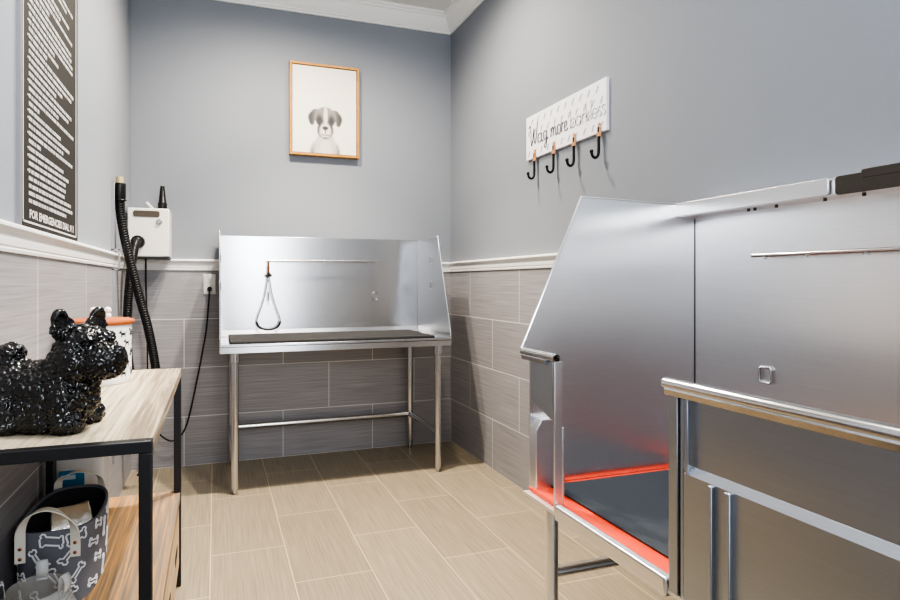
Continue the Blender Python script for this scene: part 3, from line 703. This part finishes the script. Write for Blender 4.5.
for sgn in (-1, 1):
    ye = BY+sgn*(BB+.003); zt = SZ+BH
    lean = -.028 if sgn < 0 else -.02; ah = 0 if sgn < 0 else -.02
    x0, x1 = BX-.058, BX+.058
    bm = N()
    P = bez([(x0, ye, zt-.052), (x0, ye, zt-.01), (x0+.004, ye+lean*.3, zt+.03), (x0+.026, ye+lean*.8, zt+.066+ah*.8), (BX, ye+lean, zt+.08+ah), (x1-.026, ye+lean*.8, zt+.066+ah*.8), (x1-.004, ye+lean*.3, zt+.03), (x1, ye, zt-.01), (x1, ye, zt-.052)], 8)
    vs = []
    for i, p in enumerate(P):
        tn = (P[min(i+1, len(P)-1)]-P[max(i-1, 0)]).normalized(); f = i/(len(P)-1)
        tw = math.sin(PI*f)**2                                            # flat on the felt at its ends, on edge at the top of the arch
        out = Vector((0, 1, 0)); inp = tn.cross(out).normalized()
        wd = (inp*(1-tw)+out*tw*-1).normalized(); n = tn.cross(wd).normalized()
        vs.append([bm.verts.new(p+wd*a+n*b) for a, b in ((-.011,-.0014),(.011,-.0014),(.011,.0014),(-.011,.0014))])
    for A, D in zip(vs, vs[1:]):
        for k in range(4): bm.faces.new((A[k], A[(k+1)%4], D[(k+1)%4], D[k]))
    bm.faces.new(vs[0][::-1]); bm.faces.new(vs[-1])
    hd = finish('handle', bm, 'strap', t)
    for x in (x0, x1):
        for dz in (-.042, -.018):
            bm = N(); ico(bm, (x, ye+sgn*.002, zt+dz), (.0042, .002, .0042), sub=2); finish('rivet', bm, 'copper', hd)
# foil pouch in the bag
bm = N()
M = Matrix.Translation((BX+.012, BY+.02, SZ+.02)) @ Matrix.Rotation(.35, 4, 'Z') @ Matrix.Rotation(-.22, 4, 'X')
for (w, d, z) in ((.05,.03,0),(.055,.034,.05),(.054,.03,.10),(.05,.018,.135),(.046,.004,.155)):
    for a, b in ((-1,-1),(1,-1),(1,1),(-1,1)): bm.verts.new(M @ Vector((a*w, b*d+.004*math.sin(z*90+a), z+.006*a*b)))
bm.verts.ensure_lookup_table()
for r in range(4):
    for k in range(4): bm.faces.new([bm.verts[i] for i in (r*4+k, r*4+(k+1)%4, r*4+4+(k+1)%4, r*4+4+k)])
bm.faces.new([bm.verts[i] for i in (3,2,1,0)]); bm.faces.new([bm.verts[i] for i in (16,17,18,19)])
o = finish('foil_pouch', bm, 'foil', bevel=.004); tag(base(o, (BX, BY, SZ+.02)), 'silver foil pouch standing inside the grey bone print bag', 'pouch')
# white tub behind the bag
t = thing('white_container', 'white plastic container with a blue label behind the grey bag', 'container', (-.39, 1.95, SZ))
WX, WY = -.410, 1.955
bm = N(); w, d, h = .072, .06, .29
rb = [(0,.94),(.012,1),(.1,1.0),(h-.05,1.02),(h-.02,.98),(h,.93)]
rings = []
for z, f in rb:
    rings.append([])
    for k in range(32):
        c, s = sup(2*PI*k/32, 5); rings[-1].append(bm.verts.new((WX+w*f*c, WY+d*f*s, SZ+.001+z)))
for A, D in zip(rings, rings[1:]):
    for k in range(32): bm.faces.new((A[k], A[(k+1)%32], D[(k+1)%32], D[k]))
bm.faces.new(rings[0][::-1]); bm.faces.new(rings[-1]); finish('body', bm, 'tub_white', t)
bm = N(); lathe(bm, [(0,.29),(.036,.29),(.036,.322),(.033,.326),(0,.326)], (WX, WY, SZ), 28); finish('cap', bm, 'tub_white', t)
ly = WY-d*1.012
bm = N(); box(bm, WX-.052, WX+.018, ly-.0022, ly, SZ+.085, SZ+.205, 0); box(bm, WX-.046, WX-.006, ly-.0028, ly-.002, SZ+.178, SZ+.192, 1); box(bm, WX-.044, WX-.01, ly-.0028, ly-.002, SZ+.125, SZ+.150, 1); cyl(bm, (WX+.002, ly-.0028, SZ+.142), (WX+.002, ly-.002, SZ+.142), .015, n=20, mi=2)
finish('label', bm, ['label_blue', 'label_pale', 'label_red'], t)
# clear pet cone
t = thing('pet_cone', 'clear plastic pet cone standing in front of the grey bag', 'pet cone', (-.37, 1.345, SZ))
KX, KY = -.372, 1.345
bm = N(); rings = []
for r, z in ((.108, .001), (.082, .06), (.058, .128), (.0565, .128), (.0805, .06), (.1065, .001)):
    rings.append([bm.verts.new((KX+r*math.cos(2*PI*k/56), KY+r*math.sin(2*PI*k/56), SZ+z)) for k in range(56)])
for A, D in zip(rings, rings[1:]+rings[:1]):
    for k in range(56): bm.faces.new((A[k], A[(k+1)%56], D[(k+1)%56], D[k]))
finish('cone', bm, 'clear_plastic', t)
for a in (200, 95, 340):
    c, s = math.cos(math.radians(a)), math.sin(math.radians(a)); o_ = Vector((c, s, 0)); tg = Vector((-s, c, 0)); b0 = Vector((KX, KY, SZ+.126))+o_*.058
    bm = N(); P = [b0+Vector((0,0,-.012))]+[b0+o_*(.004+.010*math.sin(PI*k/10))+Vector((0,0,.012-.02*math.cos(PI*k/10)+.0)) for k in range(11)]+[b0+o_*.0+Vector((0,0,.03)), b0-o_*.003+Vector((0,0,-.004))]
    vs = [[bm.verts.new(p+tg*q) for q in (-.011, .011)] for p in P]
    for A, D in zip(vs, vs[1:]): bm.faces.new((A[0], A[1], D[1], D[0]))
    lp = finish('collar_loop', bm, 'clear_tab', t); md = lp.modifiers.new('s', 'SOLIDIFY'); md.thickness = .0012

# ------------------------------------------------------------------ dog washing tub along the right wall
XF, XB, YE, YN = .906, 1.588, 1.472, .0
t = thing('dog_wash_tub', 'stainless steel walk-in dog washing tub along the right wall', 'tub', (1.25, .74, 0))
bm = N(); box(bm, XB, XB+.008, YN, YE, .49, 1.41); bp_ = finish('back_panel', bm, 'steel_tub', t)
bm = N(); box(bm, XB-.002, XB, YE-.002, YE, .515, 1.366); finish('corner_seam', bm, 'steel_dark', bp_)
EP = [(XF+.03, .49), (XF+.03, .925), (XF, .93), (XF, .942), (1.126, 1.42), (XB+.008, 1.41), (XB+.008, .49)]
for y in (YE, YN-.006):
    bm = N(); prism(bm, EP, 'Y', y, y+.006)
    tube(bm, [(EP[3][0], y+.003, EP[3][1]), (EP[4][0], y+.003, EP[4][1]), (EP[5][0], y+.003, EP[5][1])], .0042, 8)
    finish('end_panel', bm, 'steel_tub', t)
# ledge with its two cover plates
def rplate(bm, y0, y1, z0, z1, x0, x1, r=.008):
    poly = []
    for cy, cz, a0 in ((y1-r, z1-r, 0), (y0+r, z1-r, 90), (y0+r, z0+r, 180), (y1-r, z0+r, 270)):
        for k in range(5): a = math.radians(a0+90*k/4); poly.append((cy+r*math.cos(a), cz+r*math.sin(a)))
    prism(bm, poly, 'X', x0, x1)
bm = N(); box(bm, 1.512, R+.002, YN, YE+.012, 1.368, 1.373); box(bm, 1.512, R+.002, YN, YE+.012, 1.408, 1.413); box(bm, 1.516, 1.519, YN, YE+.012, 1.373, 1.408); shelf = finish('bottle_ledge', bm, 'steel_tub', t)
bm = N(); rplate(bm, .99, YE+.014, 1.370, 1.414, 1.505, 1.512, .006); finish('cover_plate', bm, 'steel_tub', shelf, bevel=.001)
bm = N(); rplate(bm, YN, .974, 1.367, 1.4145, 1.505, 1.512, .008); rplate(bm, YN, .915, 1.40, 1.4215, 1.504, 1.511, .004); finish('cover_plate', bm, 'steel_dark', shelf, bevel=.001)  # same steel as the other plate, its dark reflection put into the colour
for y in (1.235, 1.215, 1.15, 1.02, .93, .80, .70):
    bm = N(); cyl(bm, (1.54, y, 1.360), (1.54, y, 1.368), .004, n=10); finish('bolt', bm, 'steel_dark', shelf)
bm = N(); tube(bm, [(1.548, .1, 1.222), (1.548, 1.23, 1.226)], .0058, 12); rail = finish('tie_rail', bm, 'steel_tube', t)
for y in (1.19, 1.072, .929, .6, .3):
    bm = N(); cyl(bm, (1.548, y, 1.223), (XB, y, 1.223), .004, n=10); cyl(bm, (1.548, y, 1.214), (1.548, y, 1.219), .006, n=10); finish('standoff', bm, 'chrome', rail)
bm = N(); x, y, z = XB-.006, 1.215, .866; a, b = .018, .023
tube(bm, [(x, y-a+.005, z-b), (x, y+a-.005, z-b), (x, y+a, z-b+.005), (x, y+a, z+b-.005), (x, y+a-.005, z+b), (x, y-a+.005, z+b), (x, y-a, z+b-.005), (x, y-a, z-b+.005)], .0035, 8, closed=True); finish('tie_ring', bm, 'chrome', t)
# tub floor and sill
bm = N(); box(bm, XF+.004, XB, YN+.002, YE, .490, .500); finish('tub_floor', bm, 'steel_tub', t)
bm = N(); box(bm, XF-.004, XF+.02, .91, 1.30, .482, .524); finish('sill', bm, 'steel_tub', t, bevel=.006, seg=3)
# front wall: main part with recessed panel, and the short stub past the doorway
YD, YS = .905, 1.305
bm = N()
box(bm, XF+.014, XF+.020, YN, YD-.03, .50, .93)                         # recessed sheet
box(bm, XF, XF+.03, YD-.022, YD, .50, .93); box(bm, XF+.004, XF+.02, YD-.034, YD-.026, .50, .93); box(bm, XF, XF+.006, YD-.047, YD-.040, .76, .925)
prism(bm, [(XF+.014, .775), (XF+.002, .758), (XF+.002, .50), (XF+.014, .50)], 'Y', YN, YD-.036)
finish('front_panel', bm, 'steel_front', t, bevel=.0015)
def roll(y0, y1, lip=0):
    bm = N()
    cx, cz, r = XF+.005, .932, .0125
    outer = [(cx+r*math.cos(math.radians(a)), cz+r*math.sin(math.radians(a))) for a in range(-60, 211, 18)]
    inner = [(cx+(r-.003)*math.cos(math.radians(a)), cz+(r-.003)*math.sin(math.radians(a))) for a in range(210, -61, -18)]
    prism(bm, outer+inner, 'Y', y0, y1)
    prism(bm, [(cx-r+.001, cz-.006), (cx-r-.001, cz-.010), (cx-r+.001, cz-.021), (cx-.004, cz-.024), (cx-.004, cz-.014)], 'Y', y0+lip, y1-.008)
    return bm
finish('rim', roll(YN, YD+.012), 'steel_tube', t, angle=30)
finish('rim', roll(YS-.004, YE-.001, .04), 'steel_tube', t, angle=30)
bm = N(); prism(bm, [(YE-.04, .92), (YE-.04, .805), (YE-.055, .790), (YS+.012, .752), (YS+.012, .92)], 'X', XF+.003, XF+.009); finish('door_stub', bm, 'steel_front', t, bevel=.001)
bm = N(); box(bm, XF+.002, XF+.026, YS, YS+.006, .49, .922); box(bm, XF+.028, XF+.034, YS+.0, YS+.012, .49, .735); finish('door_edge', bm, 'steel_tub', t, bevel=.001)
bm = N(); prism(bm, [(XF+.026, .50), (XF+.026, .690), (XF+.046, .726), (XF+.115, .726), (XF+.115, .50)], 'Y', YE-.036, YE-.001); finish('channel_sleeve', bm, 'steel_tub', t, bevel=.003)
# lower apron with folds, legs, braces
bm = N(); box(bm, XF-.002, XF+.004, YN, .76, .11, .51); box(bm, XF-.008, XF+.004, .758, .770, .11, .757); box(bm, XF-.008, XF+.004, .796, .804, .11, .757); box(bm, XF-.002, XF+.02, .803, .838, .11, .50)
finish('apron', bm, 'steel_front', t, bevel=.002)
for x in (XF+.024, 1.52):
    for y in (.13, 1.352):
        bm = N(); cyl(bm, (x, y, .03), (x, y, .49), .0185); leg = finish('leg', bm, 'steel_tub', t)
        bm = N(); lathe(bm, [(0,0),(.012,0),(.0125,.022),(.016,.024),(.016,.034),(0,.034)], (x, y, 0), 20); finish('foot', bm, 'steel_tube', leg)
for a, b in (((XF+.024, 1.352), (1.52, 1.352)), ((XF+.024, .13), (1.52, .13)), ((1.52, .13), (1.52, 1.352))):
    bm = N(); cyl(bm, (*a, .305), (*b, .305), .0155); finish('brace', bm, 'steel_tub', t)
# orange mat with a slate pad on the tub floor
bm = N(); box(bm, XF+.022, XB-.004, YN+.02, YE-.002, .5005, .514); o = finish('bath_mat', bm, 'orange_mat', bevel=.004)
tag(base(o, (1.25, .74, .5005)), 'orange red mat covering the floor of the steel tub', 'mat')
bm = N(); box(bm, XF+.08, XB-.03, YN+.06, YE-.03, .5142, .521); o = finish('slate_pad', bm, 'slate_mat', bevel=.002)
tag(base(o, (1.25, .74, .5142)), 'dark slate pad lying on the orange tub mat', 'pad')

# ------------------------------------------------------------------ light and camera
def lamp(name, typ, loc, energy, col, target=None, **k):
    d = bpy.data.lights.new(name, typ); d.energy = energy; d.color = col
    for a, v in k.items(): setattr(d, a, v)
    o = bpy.data.objects.new(name, d); C.objects.link(o); o.location = loc
    if target is not None: o.rotation_euler = (Vector(target)-Vector(loc)).to_track_quat('-Z', 'Y').to_euler()
    return o
WARM = (1, .88, .73); COOL = (.86, .93, 1)
lamp('downlight', 'SPOT', (.30, 2.72, CEIL-.02), 170, WARM, (.30, 2.72, 0), spot_size=math.radians(165), spot_blend=1, shadow_soft_size=.03)
lamp('downlight', 'SPOT', (1.02, 2.60, CEIL-.02), 90, WARM, (1.02, 2.60, 0), spot_size=math.radians(165), spot_blend=1, shadow_soft_size=.03)
lamp('floor_fill', 'SPOT', (.55, 2.70, CEIL-.02), 330, WARM, (.55, 2.70, 0), spot_size=math.radians(84), spot_blend=.9, shadow_soft_size=.03)  # added narrow lamp, brightens the floor so the table shadow stands out
lamp('floor_fill', 'SPOT', (.50, 1.45, CEIL-.02), 150, WARM, (.50, 1.45, 0), spot_size=math.radians(62), spot_blend=.9, shadow_soft_size=.06)  # added lamp without a fixture, lifts the floor nearer the camera
lamp('wall_fill', 'SPOT', (.95, 1.2, CEIL-.05), 270, (1, .96, .90), (-.48, 1.85, 1.75), spot_size=math.radians(75), spot_blend=.8, shadow_soft_size=.12)  # added fill to brighten the left wall
lamp('window_light', 'AREA', (.78, -1.6, 1.5), 26, COOL, (.78, 3, 1.5), shape='RECTANGLE', size=.8, size_y=2.2)
lamp('ceiling_fill', 'AREA', (.55, .5, CEIL-.03), 15, (.96, .98, 1), (.55, .5, 0), shape='RECTANGLE', size=1.7, size_y=2.2)  # added area lamp standing in for light bounced off the ceiling
lamp('upward_fill', 'AREA', (.45, -.7, 1.8), 26, (.93, .97, 1), (.55, .6, 3.05), shape='RECTANGLE', size=.6, size_y=.6)  # added lamp aimed upward to whiten ceiling and crown
w = bpy.data.worlds.new('World'); bpy.context.scene.world = w; w.use_nodes = True
w.node_tree.nodes['Background'].inputs[0].default_value = (.80, .86, .95, 1); w.node_tree.nodes['Background'].inputs[1].default_value = .65
cam = bpy.data.cameras.new('Camera'); co_ = bpy.data.objects.new('Camera', cam); C.objects.link(co_)
co_.location = (0, 0, 1.1454); co_.rotation_euler = (PI/2, 0, -.3007)
cam.sensor_width = 36; cam.lens = 540.8*36/900; cam.shift_x = (450-383.24)/900; cam.shift_y = -(300-282.3)/900; cam.clip_start = .02
sc = bpy.context.scene; sc.camera = co_
sc.view_settings.view_transform = 'AgX'; sc.view_settings.look = 'AgX - High Contrast'; sc.view_settings.exposure = .15
